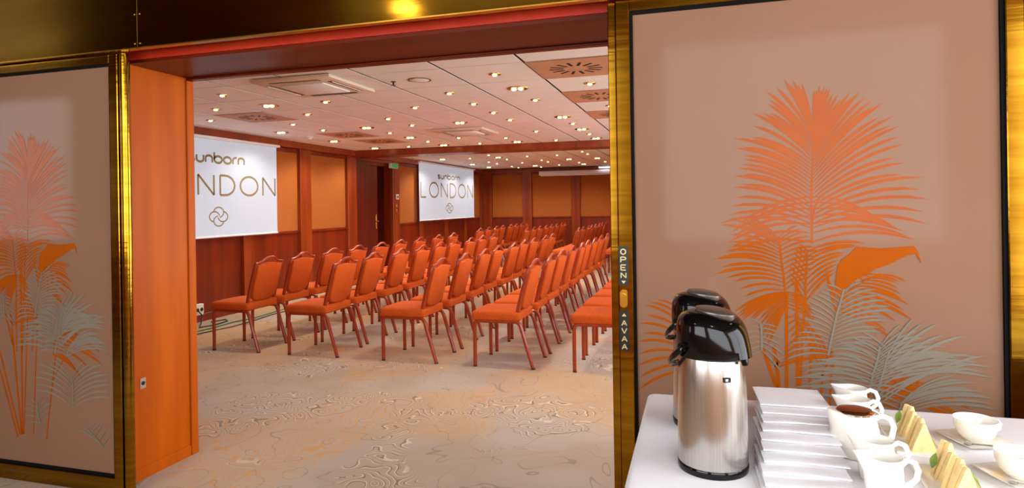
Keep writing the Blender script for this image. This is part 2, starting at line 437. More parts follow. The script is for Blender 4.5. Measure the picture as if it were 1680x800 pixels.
# --- brass header over the sliding doors
HY = 2.47
h1 = box('trim_5', (-2.642, HY, 2.256), (COR_X, HY + .03, CH - .05), 'brass_header', None, .002); tag(h1, 'polished brass header panel above the doorway', kind='structure')
h0 = box('trim_6', (CX0, HY, 2.256), (-2.646, HY + .03, CH - .05), 'brass_header', None, .002); tag(h0, 'polished brass header panel above the left glass door', kind='structure')
box('bottom_lip', (CX0, HY - .004, 2.25), (-2.646, HY + .03, 2.256), 'gilt', h0)
box('bottom_lip', (-2.642, HY - .004, 2.25), (COR_X, HY + .03, 2.256), 'gilt', h1)
for o_, x in ((h0, -2.66), (h1, -2.628)):
    for z in (2.275, 2.42):
        MB().lathe([(.0045, 0), (.0045, .002), (.002, .003)], 10).build('screw', 'gilt', o_, (x, HY - .001, z)).rotation_euler = (R_(90), 0, 0)

# --- stroke lettering: ribbons on a plane
def ribbon(mb, pts, w, org, u, v, th, closed=False):
    n = len(pts); L = []; Rr = []
    for i, p in enumerate(pts):
        if closed: a, b = pts[i - 1], pts[(i + 1) % n]
        else: a, b = pts[max(i - 1, 0)], pts[min(i + 1, n - 1)]
        d = Vector((b[0] - a[0], b[1] - a[1])); d = d.normalized() if d.length else Vector((1, 0))
        nx = Vector((-d.y, d.x))
        if 0 < i < n - 1 or closed:
            d1 = Vector((p[0] - a[0], p[1] - a[1])); d1 = d1.normalized() if d1.length else d
            k = 1 / max(.35, Vector((-d1.y, d1.x)).dot(nx))
        else: k = 1
        L.append((p[0] + nx.x * w / 2 * k, p[1] + nx.y * w / 2 * k)); Rr.append((p[0] - nx.x * w / 2 * k, p[1] - nx.y * w / 2 * k))
    org, u, v = Vector(org), Vector(u), Vector(v); wv = u.cross(v).normalized() * th
    P = lambda q: org + u * q[0] + v * q[1]
    vs = []
    for a, b in zip(L, Rr): vs += [P(a), P(b), P(a) + wv, P(b) + wv]
    fs = []
    m = n if closed else n - 1
    for i in range(m):
        a, b = 4 * i, 4 * ((i + 1) % n)
        fs += [(a + 2, a + 3, b + 3, b + 2), (a, b, b + 1, a + 1), (a, a + 2, b + 2, b), (a + 1, b + 1, b + 3, a + 3)]
    if not closed: fs += [(0, 1, 3, 2), (4 * n - 4, 4 * n - 2, 4 * n - 1, 4 * n - 3)]
    mb.add(vs, fs)
def split(pts):
    runs = [[pts[0]]]
    for i in range(1, len(pts)):
        runs[-1].append(pts[i])
        if i < len(pts) - 1:
            d1 = Vector((pts[i][0] - pts[i - 1][0], pts[i][1] - pts[i - 1][1])); d2 = Vector((pts[i + 1][0] - pts[i][0], pts[i + 1][1] - pts[i][1]))
            if d1.length and d2.length and d1.angle(d2) > R_(38): runs.append([pts[i]])
    return runs
def arc(cx, cy, rx, ry, a0, a1, n=14): return [(cx + rx * math.cos(R_(a0 + (a1 - a0) * i / n)), cy + ry * math.sin(R_(a0 + (a1 - a0) * i / n))) for i in range(n + 1)]
# glyphs: strokes in a box of height 1; (width, strokes)
GLY = {
 'L': (.55, [[(0, 1), (0, 0), (.5, 0)]]), 'O': (.95, [arc(.475, .5, .475, .5, 0, 360, 32)[:-1] + ['c']]),
 'N': (.72, [[(0, 0), (0, 1), (.72, 0), (.72, 1)]]), 'D': (.72, [[(0, 0), (0, 1)] + arc(.25, .5, .47, .5, 90, -90) + [(0, 0)]]),
 'P': (.55, [[(0, 0), (0, 1), (.3, 1)] + arc(.3, .74, .25, .26, 90, -90) + [(0, .48)]]),
 'E': (.5, [[(.5, 1), (0, 1), (0, 0), (.5, 0)], [(0, .5), (.42, .5)]]),
 'A': (.7, [[(0, 0), (.35, 1), (.7, 0)], [(.13, .34), (.57, .34)]]), 'V': (.7, [[(0, 1), (.35, 0), (.7, 1)]]),
 's': (.42, [arc(.21, .49, .19, .16, 35, 270, 12) + arc(.21, .165, .2, .165, 90, -145, 12)]),
 'u': (.52, [[(0, .65), (0, .26)] + arc(.26, .26, .26, .26, 180, 360) + [(.52, .65)]]),
 'n': (.52, [[(0, 0), (0, .39)] + arc(.26, .39, .26, .26, 180, 0) + [(.52, 0)]]),
 'b': (.6, [[(0, 1), (0, .32)], arc(.31, .325, .31, .325, 0, 360, 24)[:-1] + ['c']]),
 'o': (.62, [arc(.31, .325, .31, .325, 0, 360, 24)[:-1] + ['c']]),
 'r': (.3, [[(0, 0), (0, .38)] + arc(.26, .39, .26, .26, 180, 75, 8)]),
}
def word(name, txt, cu, v0, height, width, w, org, u, v, th, m, parent, gap=.2):
    """txt centred at cu; total width scaled to width; each glyph drawn as ribbons"""
    tot = sum(GLY[c][0] for c in txt) + gap * (len(txt) - 1); k = width / tot; x = cu - width / 2
    for c in txt:
        mb = MB()
        for st in GLY[c][1]:
            cl = st[-1] == 'c'; pts = [(x + q[0] * k, v0 + q[1] * height) for q in (st[:-1] if cl else st)]
            if cl: ribbon(mb, pts, w, org, u, v, th, True)
            else:
                for run in split(pts): ribbon(mb, run, w, org, u, v, th)
        mb.build(name, m, parent)
        x += (GLY[c][0] + gap) * k

# --- sliding glass doors
PALM= {'A': ([(0.635, 1.339), (0.634, 1.433), (0.638, 1.526), (0.642, 1.608), (0.645, 1.678), (0.645, 1.731)], [(0.316, 1.368), (0.355, 1.431), (0.361, 1.503), (0.365, 1.546), (0.38, 1.575), (0.4, 1.608), (0.37, 1.651), (0.37, 1.688), (0.429, 1.69), (0.436, 1.781), (0.47, 1.779), (0.489, 1.814), (0.487, 1.858), (0.549, 1.899), (0.578, 1.897), (0.606, 1.892)], [(1.009, 1.36), (1.013, 1.447), (0.997, 1.524), (0.943, 1.578), (0.937, 1.643), (0.926, 1.708), (0.908, 1.744), (0.876, 1.795), (0.84, 1.804), (0.801, 1.838), (0.769, 1.838), (0.73, 1.834), (0.704, 1.859), (0.685, 1.865), (0.669, 1.87), (0.651, 1.865)]), 'A2': ([(0.635, 1.292), (0.636, 1.362), (0.645, 1.421), (0.667, 1.467)], [(0.346, 1.255), (0.338, 1.291), (0.35, 1.328), (0.37, 1.358)], [(0.972, 1.304), (0.938, 1.332), (0.913, 1.344), (0.873, 1.361)]), 'B': ([(0.542, 1.113), (0.537, 1.174), (0.53, 1.233), (0.526, 1.284), (0.521, 1.318)], [(0.397, 1.09), (0.361, 1.147), (0.291, 1.172), (0.288, 1.229), (0.334, 1.261), (0.355, 1.296), (0.319, 1.361), (0.368, 1.378), (0.401, 1.4)], [(0.619, 1.167), (0.642, 1.201), (0.65, 1.234), (0.666, 1.264), (0.644, 1.301), (0.621, 1.335), (0.591, 1.36)]), 'C': ([(0.611, 1.074), (0.612, 1.15), (0.616, 1.217), (0.62, 1.267)], [(0.557, 1.166), (0.557, 1.208), (0.567, 1.242), (0.574, 1.276), (0.59, 1.293)], [(0.71, 1.189), (0.718, 1.218), (0.741, 1.252), (0.779, 1.28), (0.83, 1.295)]), 'D': ([(0.708, 1.044), (0.731, 1.086), (0.762, 1.128), (0.806, 1.162), (0.858, 1.183)], [(0.68, 1.193), (0.687, 1.143), (0.721, 1.177), (0.74, 1.186), (0.77, 1.17)], [(0.894, 0.949), (0.863, 1.008), (0.956, 1.022), (0.946, 1.076), (0.921, 1.114), (0.908, 1.152), (0.94, 1.158)]), 'E': ([(0.544, 1.055), (0.546, 1.081), (0.548, 1.1), (0.55, 1.113)], [(0.478, 0.908), (0.459, 0.942), (0.456, 0.989), (0.424, 1.002), (0.391, 1.001), (0.371, 1.007), (0.355, 1.028)], [(0.651, 1.0), (0.64, 1.033), (0.629, 1.058), (0.618, 1.083)]), 'F': ([(0.691, 0.869), (0.661, 0.942), (0.616, 0.999), (0.57, 1.027)], [(0.505, 0.825), (0.529, 0.86), (0.545, 0.912), (0.55, 0.963), (0.539, 1.013)], [(0.705, 0.836), (0.683, 0.835), (0.66, 0.834)]), 'G': ([(0.917, 0.764), (0.917, 0.8), (0.917, 0.825)], [(0.808, 0.756), (0.838, 0.771), (0.852, 0.796), (0.874, 0.814), (0.896, 0.836)], [(1.124, 0.723), (1.091, 0.749), (1.012, 0.759), (1.012, 0.791), (0.974, 0.812), (0.946, 0.818), (0.932, 0.834)]), 'H': ([(0.182, 0.794), (0.168, 0.911), (0.152, 1.052)], [(-0.003, 0.71), (-0.001, 0.807), (0.003, 0.903), (0.011, 0.976), (0.036, 1.048), (0.071, 1.073)], [(0.285, 0.916), (0.275, 0.986), (0.242, 1.031)]), 'J': ([(0.805, 0.688), (0.842, 0.724), (0.897, 0.761), (0.96, 0.777)], [(0.825, 0.792), (0.862, 0.835), (0.908, 0.85)], [(1.009, 0.577), (0.974, 0.608), (1.147, 0.652), (1.126, 0.725), (1.065, 0.749), (0.978, 0.812)]), 'P1': ([(0.683, 0.885), (0.696, 0.952), (0.712, 1.028), (0.739, 1.128)], [(0.537, 0.86), (0.553, 0.92), (0.585, 0.964), (0.601, 1.015), (0.617, 1.058), (0.626, 1.1), (0.656, 1.117), (0.679, 1.143)], [(0.81, 0.875), (0.84, 0.926), (0.862, 0.976), (0.884, 1.017), (0.906, 1.051), (0.878, 1.09), (0.842, 1.13), (0.799, 1.154)]), 'P2': ([(0.819, 0.778), (0.827, 0.827), (0.843, 0.877), (0.851, 0.927)], [(0.598, 0.746), (0.583, 0.796), (0.583, 0.838), (0.66, 0.867), (0.691, 0.91), (0.737, 0.937), (0.781, 0.948)], [(1.199, 0.834), (1.197, 0.869), (1.154, 0.904), (1.1, 0.907), (1.056, 0.936), (0.997, 0.966), (0.976, 0.989), (0.92, 1.011)]), 'P3': ([(0.908, 0.687), (0.916, 0.728), (0.952, 0.771)], [(0.704, 0.704), (0.719, 0.754), (0.764, 0.774)], [(1.205, 0.726), (1.198, 0.764), (1.159, 0.785), (1.146, 0.815), (1.092, 0.843)]), 'P4': ([(0.458, 0.89), (0.459, 0.942), (0.456, 0.993)], [(0.397, 0.853), (0.398, 0.904), (0.403, 0.956), (0.42, 1.009)], [(0.528, 0.809), (0.537, 0.877), (0.53, 0.936), (0.515, 0.978)]), 'P5': ([(0.944, 0.416), (0.946, 0.511), (0.938, 0.579)], [(0.681, 0.493), (0.664, 0.562), (0.702, 0.634), (0.795, 0.666)], [(1.198, 0.489), (1.2, 0.555), (1.192, 0.608), (1.15, 0.659), (1.029, 0.679)]), 'P6': ([(0.714, 0.315), (0.697, 0.369), (0.689, 0.424)], [(0.602, 0.306), (0.594, 0.389), (0.624, 0.447)], [(0.78, 0.362), (0.79, 0.432), (0.736, 0.469)]), 'P7': ([(0.823, 0.696), (0.853, 0.807), (0.882, 0.917)], [(0.534, 0.723), (0.555, 0.794), (0.632, 0.867), (0.708, 0.939), (0.783, 0.983)], [(1.189, 0.915), (1.154, 0.86), (1.122, 0.979), (1.035, 1.017), (0.965, 1.043)]), 'P8': ([(1.142, 0.23), (1.091, 0.279), (1.039, 0.315)], [(0.968, 0.309), (1.004, 0.339)], [(1.195, 0.302), (1.144, 0.351), (1.11, 0.362)])}
STEMS= [((0.462, 0.899), (0.515, 0.732), 0.012), ((0.546, 1.115), (0.542, 0.691), 0.011), ((0.599, 0.973), (0.585, 0.695), 0.009), ((0.664, 0.834), (0.657, 0.7), 0.007), ((0.611, 1.074), (0.599, 0.973), 0.008), ((0.505, 0.833), (0.52, 0.859), 0.01), ((0.697, 0.902), (0.66, 0.8), 0.006), ((0.5, 0.912), (0.572, 0.247), 0.013), ((0.581, 1.146), (0.578, 0.248), 0.011), ((0.63, 0.937), (0.587, 0.248), 0.009), ((0.698, 0.897), (0.657, 0.255), 0.007), ((0.823, 0.696), (0.75, 0.235), 0.008), ((0.418, 0.689), (0.559, 0.246), 0.012), ((0.416, 0.589), (0.543, 0.23), 0.012), ((0.886, 0.685), (0.793, 0.542), 0.006)]
MASS= [(0.71, 1.139), (0.718, 1.21), (0.733, 1.235), (0.756, 1.252), (0.782, 1.281), (0.859, 1.275), (0.963, 1.284), (0.976, 1.261), (0.984, 1.224), (0.967, 1.257), (0.937, 1.249), (0.887, 1.22), (0.843, 1.203), (0.807, 1.178), (0.769, 1.157), (0.751, 1.136), (0.739, 1.115), (0.72, 1.094)]
YD = 2.523
def leaflet(mb, a, b, w, y, up):
    """slender blade from a to b bowed by up (m), lying on the pane"""
    c = ((a[0] + b[0]) / 2, (a[1] + b[1]) / 2 + up); n = 6; P = bez(a, c, b, n); L = []; Rr = []
    for i, p in enumerate(P):
        t = i / n; q0, q1 = P[max(i - 1, 0)], P[min(i + 1, n)]
        d = Vector((q1[0] - q0[0], q1[1] - q0[1])).normalized(); h = w * (.22 + 1.9 * t * (1 - t) ** .7) if t < 1 else 0
        L.append((p[0] - d.y * h / 2, p[1] + d.x * h / 2)); Rr.append((p[0] + d.y * h / 2, p[1] - d.x * h / 2))
    poly = L[:-1] + [P[-1]] + Rr[:-1][::-1]
    mb.prism(poly, (0, y, 0), (1, 0, 0), (0, 0, 1), .0005)
def frond(name, key, m, parent, y, w=.017, dens=3):
    rach, lt, rt = PALM[key]; mb = MB()
    # rachis
    ribbon(mb, rach, .007, (0, y, 0), (1, 0, 0), (0, 0, 1), .0006)
    def at(t):
        s = t * (len(rach) - 1); i = min(int(s), len(rach) - 2); f = s - i
        return (rach[i][0] + (rach[i + 1][0] - rach[i][0]) * f, rach[i][1] + (rach[i + 1][1] - rach[i][1]) * f)
    for tips in (lt, rt):
        # resample the tips so that the leaflets stand close
        n = len(tips)
        for q in range((n - 1) * dens + 1 if dens > 1 else n):
            s = q / dens; i = min(int(s), n - 2); f = s - i
            tip = (tips[i][0] + (tips[i + 1][0] - tips[i][0]) * f, tips[i][1] + (tips[i + 1][1] - tips[i][1]) * f)
            t = .02 + .95 * s / max(n - 1, 1); a = at(t)
            if f > .01:   # leaflets between traced ones are a little shorter
                k = .93 + .05 * math.sin(q * 2.3); tip = (a[0] + (tip[0] - a[0]) * k, a[1] + (tip[1] - a[1]) * k)
            ln = math.hypot(tip[0] - a[0], tip[1] - a[1]); hx = abs(tip[0] - a[0]) / max(ln, 1e-4)
            leaflet(mb, a, tip, w * min(1., .35 + ln * 2.6), y + random.uniform(-.0001, 0), ln * .2 * hx)
    return mb.build(name, m, parent)
def palm(glass, y):
    for i, (a, b, w) in enumerate(STEMS):
        mb = MB(); ribbon(mb, [a, ((a[0] + b[0]) / 2, (a[1] + b[1]) / 2), b], w, (0, y, 0), (1, 0, 0), (0, 0, 1), .0006); mb.build('palm_stem', 'palm_orange', glass)
    for n, k in enumerate('A A2 B C D E F G H J'.split()):
        frond('palm_frond', k, 'palm_orange', glass, y - .00015 * n, .0155 if k == 'A' else .0145, 2)
    MB().prism(MASS, (0, y, 0), (1, 0, 0), (0, 0, 1), .0019).build('palm_leaf', 'palm_orange', glass)
    for n in range(1, 9):
        frond('pale_frond', 'P%d' % n, 'palm_pale', glass, y - .002 - .00015 * n, .0125, 2)
def glass_door(name, label, x0, lead, brass_side):
    """x0: left edge of the 1.225 m wide pane"""
    W = 1.225; z0, z1 = .1, 2.19
    root = empty(name, (x0, YD, 0)); tag(root, label, kind='structure')
    g = box('glass_pane', (-.01, 0, z0 - .01), (W + .01, .012, z1 + .01), 'frosted_glass', root)
    palm(g, -.0003)
    for nm, lo, hi in (('gasket', (-.012, -.012, z0), (0, 0, z1)), ('gasket', (W, -.012, z0), (W + .012, 0, z1)), ('gasket', (-.012, -.012, z0 - .012), (W + .012, 0, z0)), ('gasket', (-.012, -.012, z1), (W + .012, 0, z1 + .012))):
        box(nm, lo, hi, 'gasket', root)
    box('stile', (-.066, -.022, 0.005), (-.012, .03, 2.246), 'brass', root, .003)
    box('stile', (W + .012, -.022, .005), (W + .066, .03, 2.246), 'brass', root, .003)
    box('bottom_rail', (-.012, -.021, .005), (W + .012, .03, z0 - .012), 'brass', root, .003)
    box('top_rail', (-.012, -.021, z1 + .012), (W + .012, .03, 2.246), 'brass', root, .003)
    if lead == 'R':
        MB().tube([(W + .092, .0, .005), (W + .092, .0, 2.246)], .024, 20).build('edge_tube', 'brass', root)
    else:
        box('edge_channel', (-.098, -.008, .005), (-.067, .03, 2.246), 'brass', root, .003)
        # OPEN / AVAA plates and the oval lock on the leading stile
        U, V = (1, 0, 0), (0, 0, 1); yy = -.0235; c = -.048
        def plate(za, zb, txt, tri_z, tri_dir):
            p = box('label_plate', (c - .019, yy, za), (c + .019, -.022, zb), 'black_label', root, .0008); tag(p, 'black plate with stacked letters')
            n = len(txt); top = zb - .012 if tri_dir < 0 else zb - .037; step = .031; hgt = .02
            for i, ch in enumerate(txt):
                word('letter', ch, c, top - hgt - i * step, hgt, .019, .0042, (0, yy - .0001, 0), U, V, .0006, 'label_letter', p)
            s = .009; t = [(c - s, tri_z), (c + s, tri_z), (c, tri_z + tri_dir * .012)]
            MB().prism(t, (0, yy - .0001, 0), U, V, .0006).build('arrow', 'label_letter', p)
        plate(1.126, 1.281, 'OPEN', 1.145, -1)
        plate(.869, 1.026, 'AVAA', 1.005, 1)
        mb = MB().prism(arc(0, 1.055, .015, .015, 180, 360, 10) + arc(0, 1.095, .015, .015, 0, 180, 10), (c, yy + .0015, 0), U, V, .006)
        lk = mb.build('lock_cover', 'gilt', root)
        MB().tube([(c, yy - .0045, 1.085), (c, yy - .012, 1.085)], .01, 14).build('lock_cylinder', 'gilt', lk)
    return root
glass_door('door_1', 'sliding brass-framed glass door with etched palms, right of the doorway', -.235, 'L', 0)
glass_door('door_2', 'sliding brass-framed glass door with etched palms, left of the doorway', -4.105, 'R', 0)
# edge of the wall beside the left door and the brass post at the right end
tag(box('trim_7', (-2.96, 2.556, 0), (JX - .001, FY0, 2.25), 'steel_edge', None, .002), 'grey metal edge of the doorway wall', kind='structure')
rp = box('trim_8', (1.062, 2.49, 0), (1.5, 2.6, 2.25), 'brass', None, .004); tag(rp, 'polished brass post at the right edge', kind='structure')

# ------------------------------------------------------------ projection screens
def logo(name, cy, cz, ry, rz, w, org, u, v, th, m, parent):
    """four interlaced rings: each ring's line stops where it passes under the next one"""
    k = .45; r = .53
    for q in range(4):
        a = 90 * q; cx, cz_ = k * math.cos(R_(a)), k * math.sin(R_(a)); nx, nz = k * math.cos(R_(a + 90)), k * math.sin(R_(a + 90))
        run = []; runs = []
        for i in range(73):
            t = R_(a + 135 + 5 * i); p = (cx + r * math.cos(t), cz_ + r * math.sin(t))
            if math.hypot(p[0] - nx, p[1] - nz) < r - .01:
                if len(run) > 1: runs.append(run)
                run = []
            else: run.append(p)
        if len(run) > 1: runs.append(run)
        mb = MB()
        for rn in runs: ribbon(mb, [(cy + p[0] * ry, cz + p[1] * rz) for p in rn], w, org, u, v, th)
        mb.build(name, m, parent)
def screen(label, y0, y1, z0, z1, sun, lon, lg):
    x = -6.055; root = empty('projection_screen', (x, (y0 + y1) / 2, z0)); tag(root, label, 'screen', 'projection screens on the left wall')
    oy, oz = (y0 + y1) / 2, z0
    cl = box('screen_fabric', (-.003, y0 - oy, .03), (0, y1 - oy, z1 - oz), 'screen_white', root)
    MB().tube([(0, y0 - oy, .02), (0, y1 - oy, .02)], .014, 10).build('bottom_bar', 'screen_bar', root)
    box('top_case', (-.02, y0 - oy - .03, z1 - oz), (.05, y1 - oy + .03, z1 - oz + .035), 'screen_bar', root, .004)
    O, U, V = (.0005, -oy, -oz), (0, 1, 0), (0, 0, 1)
    word('letter', 'sunborn', sun[0], sun[1], sun[2], sun[3], sun[4], O, U, V, .0008, 'print_gold', cl, .16)
    word('letter', 'LONDON', lon[0], lon[1], lon[2], lon[3], lon[4], O, U, V, .0008, 'print_gold', cl, .3)
    logo('emblem_ring', lg[0], lg[1], lg[2], lg[3], lg[4], O, U, V, .0008, 'print_gold', cl)
screen('white projection screen with LONDON lettering nearest the doorway', 5.68, 8.08, 1.07, 2.36, (6.875, 2.06, .135, 1.0, .03), (6.885, 1.637, .26, 2.3, .03), (6.875, 1.352, .168, .126, .017))
screen('white projection screen with LONDON lettering beyond the dark doorway', 13.13, 16.77, 1.1, 2.44, (14.94, 2.12, .13, 1.46, .034), (14.95, 1.66, .35, 3.46, .04), (14.94, 1.39, .25, .125, .022))
# rolled-up screen on the far wall
rs = empty('rolled_screen', (-2.4, BY - .2, 2.25)); tag(rs, 'long white rolled-up screen case on the far wall', 'screen')
box('screen_case', (-1.97, -.06, .03), (1.97, .06, .15), 'screen_bar', rs, .012, 2)
MB().tube([(-1.93, 0, .018), (1.93, 0, .018)], .012, 8).build('bottom_bar', 'screen_bar', rs)
for x in (-1.5, 1.5): box('wall_bracket', (x - .02, .06, .06), (x + .02, .125, .11), 'screen_bar', rs)
tl = empty('spill_strip', (-2.05, BY - .3, CZ - .06)); tag(tl, 'white glowing strip added for the light spill above the rolled-up screen', 'light')  # added emitter standing in for bright light spill on the ceiling
box('strip_back', (-.6, -.06, .03), (.6, .06, .06), 'screen_bar', tl, .004); box('strip_face', (-.58, -.045, 0), (.58, .045, .03), 'spill_glow', tl, .012, 2)

# ------------------------------------------------------------ ceiling fittings
def make_downlight(big):
    r = .1 if big else .052
    root = empty('ceiling_downlight')
    MB().lathe([(r * .72, .0), (r * .8, -.006), (r * .98, -.005), (r, 0)], 20).build('trim_ring', 'gilt', root)
    MB().lathe([(r * .71, -.0005), (r * .71, -.003)], 20).build('reflector', 'dark_reflector', root)
    if big:
        for s in (-1, 1): MB().lathe([(.004, -.02), (.02, -.016), (.026, -.009), (.022, -.0035)], 12).build('bulb', 'lamp_glow', root, (s * .032, 0, 0))
    else: MB().lathe([(.004, -.017), (.016, -.014), (.021, -.008), (.018, -.0035)], 12).build('bulb', 'lamp_glow', root)
    return root
NB = [(5, 1), (5, 4), (7, 4), (7, 6), (7, 8), (1, 1), (3, 4), (1, 4), (1, 6), (1, 8), (3, 8), (5, 6), (5, 8)]
NS = [(5, 0), (6, 1), (4, 1), (5, 2), (6, 3), (6, 4), (4, 3), (5, 5), (1, 0), (2, 1), (3, 2), (2, 2), (2, 3), (2, 4), (1, 2), (0, 1), (1, 5), (4, 4), (3, 5), (5, 7), (6, 8), (4, 6.5), (4, 8), (3, 7), (2, 6), (2, 8), (1, 7), (0, 3), (7, 2), (7, 0), (-1, 1), (-1, 3), (0, 6), (-1, 5), (-1, 7), (0, 8)]
FB = [(7, 2), (5, 0), (5, 2), (7, 5), (3, 0), (3, 4), (5, 7), (7, 7), (2, 0), (2, 4), (1, 2), (3, 7), (1, 6)]
FS = [(6, 0), (5, 1), (6, 2), (6, 4), (6, 5), (4, 0), (5, 3), (5, 5), (4, 4), (4, 5), (5, 8), (6, 8), (2, 2), (3, 6), (2, 1), (2, 6), (1, 0), (4, 2), (3, 2), (6, 7), (4, 7), (1, 4)]
pb, ps = make_downlight(True), make_downlight(False); first = {True: True, False: True}
allj = {0: sorted({j for _, j in NB + NS}), 1: sorted({j for _, j in FB + FS})}
for far, big, lst in ((0, True, NB), (0, False, NS), (1, True, FB), (1, False, FS)):
    for i, j in lst:
        src = pb if big else ps
        if first[big]: o = src; first[big] = False
        else: o = copy_tree(src)
        x, y = GX - MOD * i, (GY if not far else FY) + MOD * j
        o.location = (x, y, CZ - .0005)
        same = sorted([q for q in lst if q[1] == j], key=lambda q: -q[0]); n = same.index((i, j))
        tag(o, '%s gilt downlight, %s ceiling bay, %s row from the doorway, %s from the screen wall' % ('large' if big else 'small', 'far' if far else 'near', ORD[allj[far].index(j)], ORD[n]), 'downlight', 'large downlights' if big else 'small downlights')
        if big and (not far or i % 2):
            l = bpy.data.lights.new('downlight_lamp', 'SPOT'); l.energy = LAMP_W * (1.15 if far else 1); l.color = (1, .94, .84); l.spot_size = R_(150); l.spot_blend = .6; l.shadow_soft_size = .06
            lo = bpy.data.objects.new('downlight_lamp', l); COL.objects.link(lo); lo.location = (x, y, CZ - .03); lo.parent = None
# radial slot vents in the tan plates
def make_vent():
    root = empty('ceiling_vent'); s = MOD / 2 - .006
    pl = box('plate', (-s, -s, -.006), (s, s, -.0005), 'vent_tan', root, .002)
    for k in range(14):
        a = 2 * math.pi * k / 14 + .1; c, s_ = math.cos(a), math.sin(a); m = Matrix.Rotation(a, 4, 'Z')
        MB().box((.1, -.011, -.0075), (.205, .011, -.0061), mtx=m).build('slot', 'slot_black', pl)
    return root
vp = make_vent(); VN = ['tan ceiling vent with radial slots nearest the doorway', 'tan ceiling vent with radial slots, second beside the right brass frame', 'tan ceiling vent with radial slots, third beside the right brass frame', 'brownish slotted ceiling vent above the nearest screen', 'brownish slotted ceiling vent near the smoke detector', 'brownish slotted ceiling vent near the cross beam by the screen wall']
for n, (i, j) in enumerate([(0, 0), (0, 2), (0, 4), (6, 2), (6, 5), (6, 6.5)]):
    o = vp if n == 0 else copy_tree(vp); o.location = (GX - MOD * i, GY + MOD * j, CZ - .0005); tag(o, VN[n], 'vent', 'slotted ceiling vents')
# cassette air conditioners
def make_cassette():
    root = empty('ceiling_air_conditioner'); h = .37
    MB().box((-h, -h, -.035), (h, h, -.0005), .018, 2).build('panel', 'ac_cream', root)
    MB().box((-.21, -.21, -.047), (.21, .21, -.0355), .01, 2).build('intake_grille', 'ceiling_white', root)
    for k in range(4):
        m = Matrix.Rotation(k * math.pi / 2, 4, 'Z')
        MB().box((-.23, .265, -.0375), (.23, .315, -.0352), mtx=m).build('outlet_slot', 'dark_reflector', root)
        MB().box((-.225, .3, -.044), (.225, .306, -.0376), mtx=m @ Matrix.Translation((0, 0, 0))).build('louvre', 'ac_cream', root)
    return root
ca = make_cassette(); ca.location = (-3.1, 4.67, CZ - .001); tag(ca, 'cream cassette air conditioner on the ceiling near the doorway', 'air conditioner', 'ceiling cassettes')
cb = copy_tree(ca); cb.location = (-3.1, 8.3, CZ - .001); tag(cb, 'cream cassette air conditioner on the ceiling near the cross beam')
# speaker, smoke detector, sprinkler
sp = empty('ceiling_speaker', (GX - 2 * MOD, GY, CZ)); tag(sp, 'flat round white ceiling speaker near the air conditioner', 'speaker')
MB().lathe([(.095, 0), (.1, -.004), (.09, -.006), (.086, -.0045)], 28).build('rim', 'steel_edge', sp); MB().lathe([(.086, -.002), (.08, -.0055)], 28).build('grille', 'ceiling_white', sp)
sd = empty('smoke_detector', (GX - 7 * MOD, GY + 5 * MOD, CZ)); tag(sd, 'small round white smoke detector near the left wall cornice', 'smoke detector')
MB().lathe([(.06, 0), (.06, -.012), (.052, -.016)], 20).build('base', 'plastic_white', sd); MB().lathe([(.045, -.0165), (.044, -.035), (.03, -.045)], 20).build('dome', 'plastic_white', sd)
sk = empty('fire_sprinkler', (-2.44, 4.81, CZ)); tag(sk, 'small dark fire sprinkler on the ceiling', 'sprinkler')
MB().lathe([(.022, 0), (.022, -.003), (.008, -.006), (.007, -.03)], 12).build('stem', 'dark_reflector', sk); MB().lathe([(.022, -.031), (.022, -.033)], 12).build('deflector', 'dark_reflector', sk)

# ------------------------------------------------------------ wall fittings
ex = empty('exit_sign', (-6.08, 11.96, 2.25)); tag(ex, 'small green exit sign box above the dark doorway', 'exit sign')
box('case', (-.05, -.15, 0), (.02, .15, .1), 'plastic_white', ex, .006); box('sign_face', (.0205, -.142, .008), (.024, .142, .092), 'exit_green', ex)
sw = empty('wall_thermostat', (WX + .07, 12.17, 1.6)); tag(sw, 'square white thermostat on the pilaster beside the dark doorway', 'thermostat')
box('case', (0, -.06, 0), (.02, .06, .11), 'plastic_white', sw, .004); box('dial', (.0205, -.03, .03), (.026, .03, .08), 'steel_edge', sw, .002)
for n, z in enumerate((1.33, 1.43)):
    s2 = empty('light_switch', (WX + .07, 12.17, z)); tag(s2, 'small gilt light switch below the thermostat, %s' % ('lower one' if n == 0 else 'upper one'), 'switch', 'gilt switches')
    box('plate', (0, -.035, 0), (.01, .035, .07), 'gilt', s2, .002); box('rocker', (.0105, -.014, .02), (.016, .014, .05), 'pilaster_wood', s2, .002)
pbx = empty('power_box', (WX + .02, 6.59, .1)); tag(pbx, 'white power socket box low on the left wall', 'socket')
box('case', (0, -.075, 0), (.06, .075, .14), 'plastic_white', pbx, .006)
for s in (-1, 1): MB().tube([(.0605, s * .034, .07), (.064, s * .034, .07)], .024, 14).build('socket', 'slot_black', pbx)
def cable(label, pts, r, m):
    o = MB().tube(pts, r, 6).build('power_cable', m); return tag(o, label, 'cable', 'cables by the left wall')
cable('green cable lying along the floor by the left wall', [(-5.74, 5.9, .008), (-5.68, 6.3, .008), (-5.71, 6.7, .008), (-5.64, 7.0, .008), (-5.67, 7.4, .008), (-5.72, 7.9, .008)], .008, 'cable_green')
cable('black cable from the socket box looping on the floor', [(-6.11, 6.56, .16), (-6.05, 6.56, .1), (-6.02, 6.5, .009), (-5.86, 6.3, .009), (-5.8, 6.5, .009), (-5.83, 6.75, .009), (-5.95, 6.85, .009), (-6.0, 6.65, .009)], .008, 'cable_black')
cable('thin black cable running along the floor near chair legs', [(-5.6, 5.8, .007), (-5.55, 6.2, .007), (-5.5, 6.45, .007), (-5.52, 6.9, .007), (-5.58, 7.3, .007), (-5.56, 7.6, .007)], .007, 'cable_black')

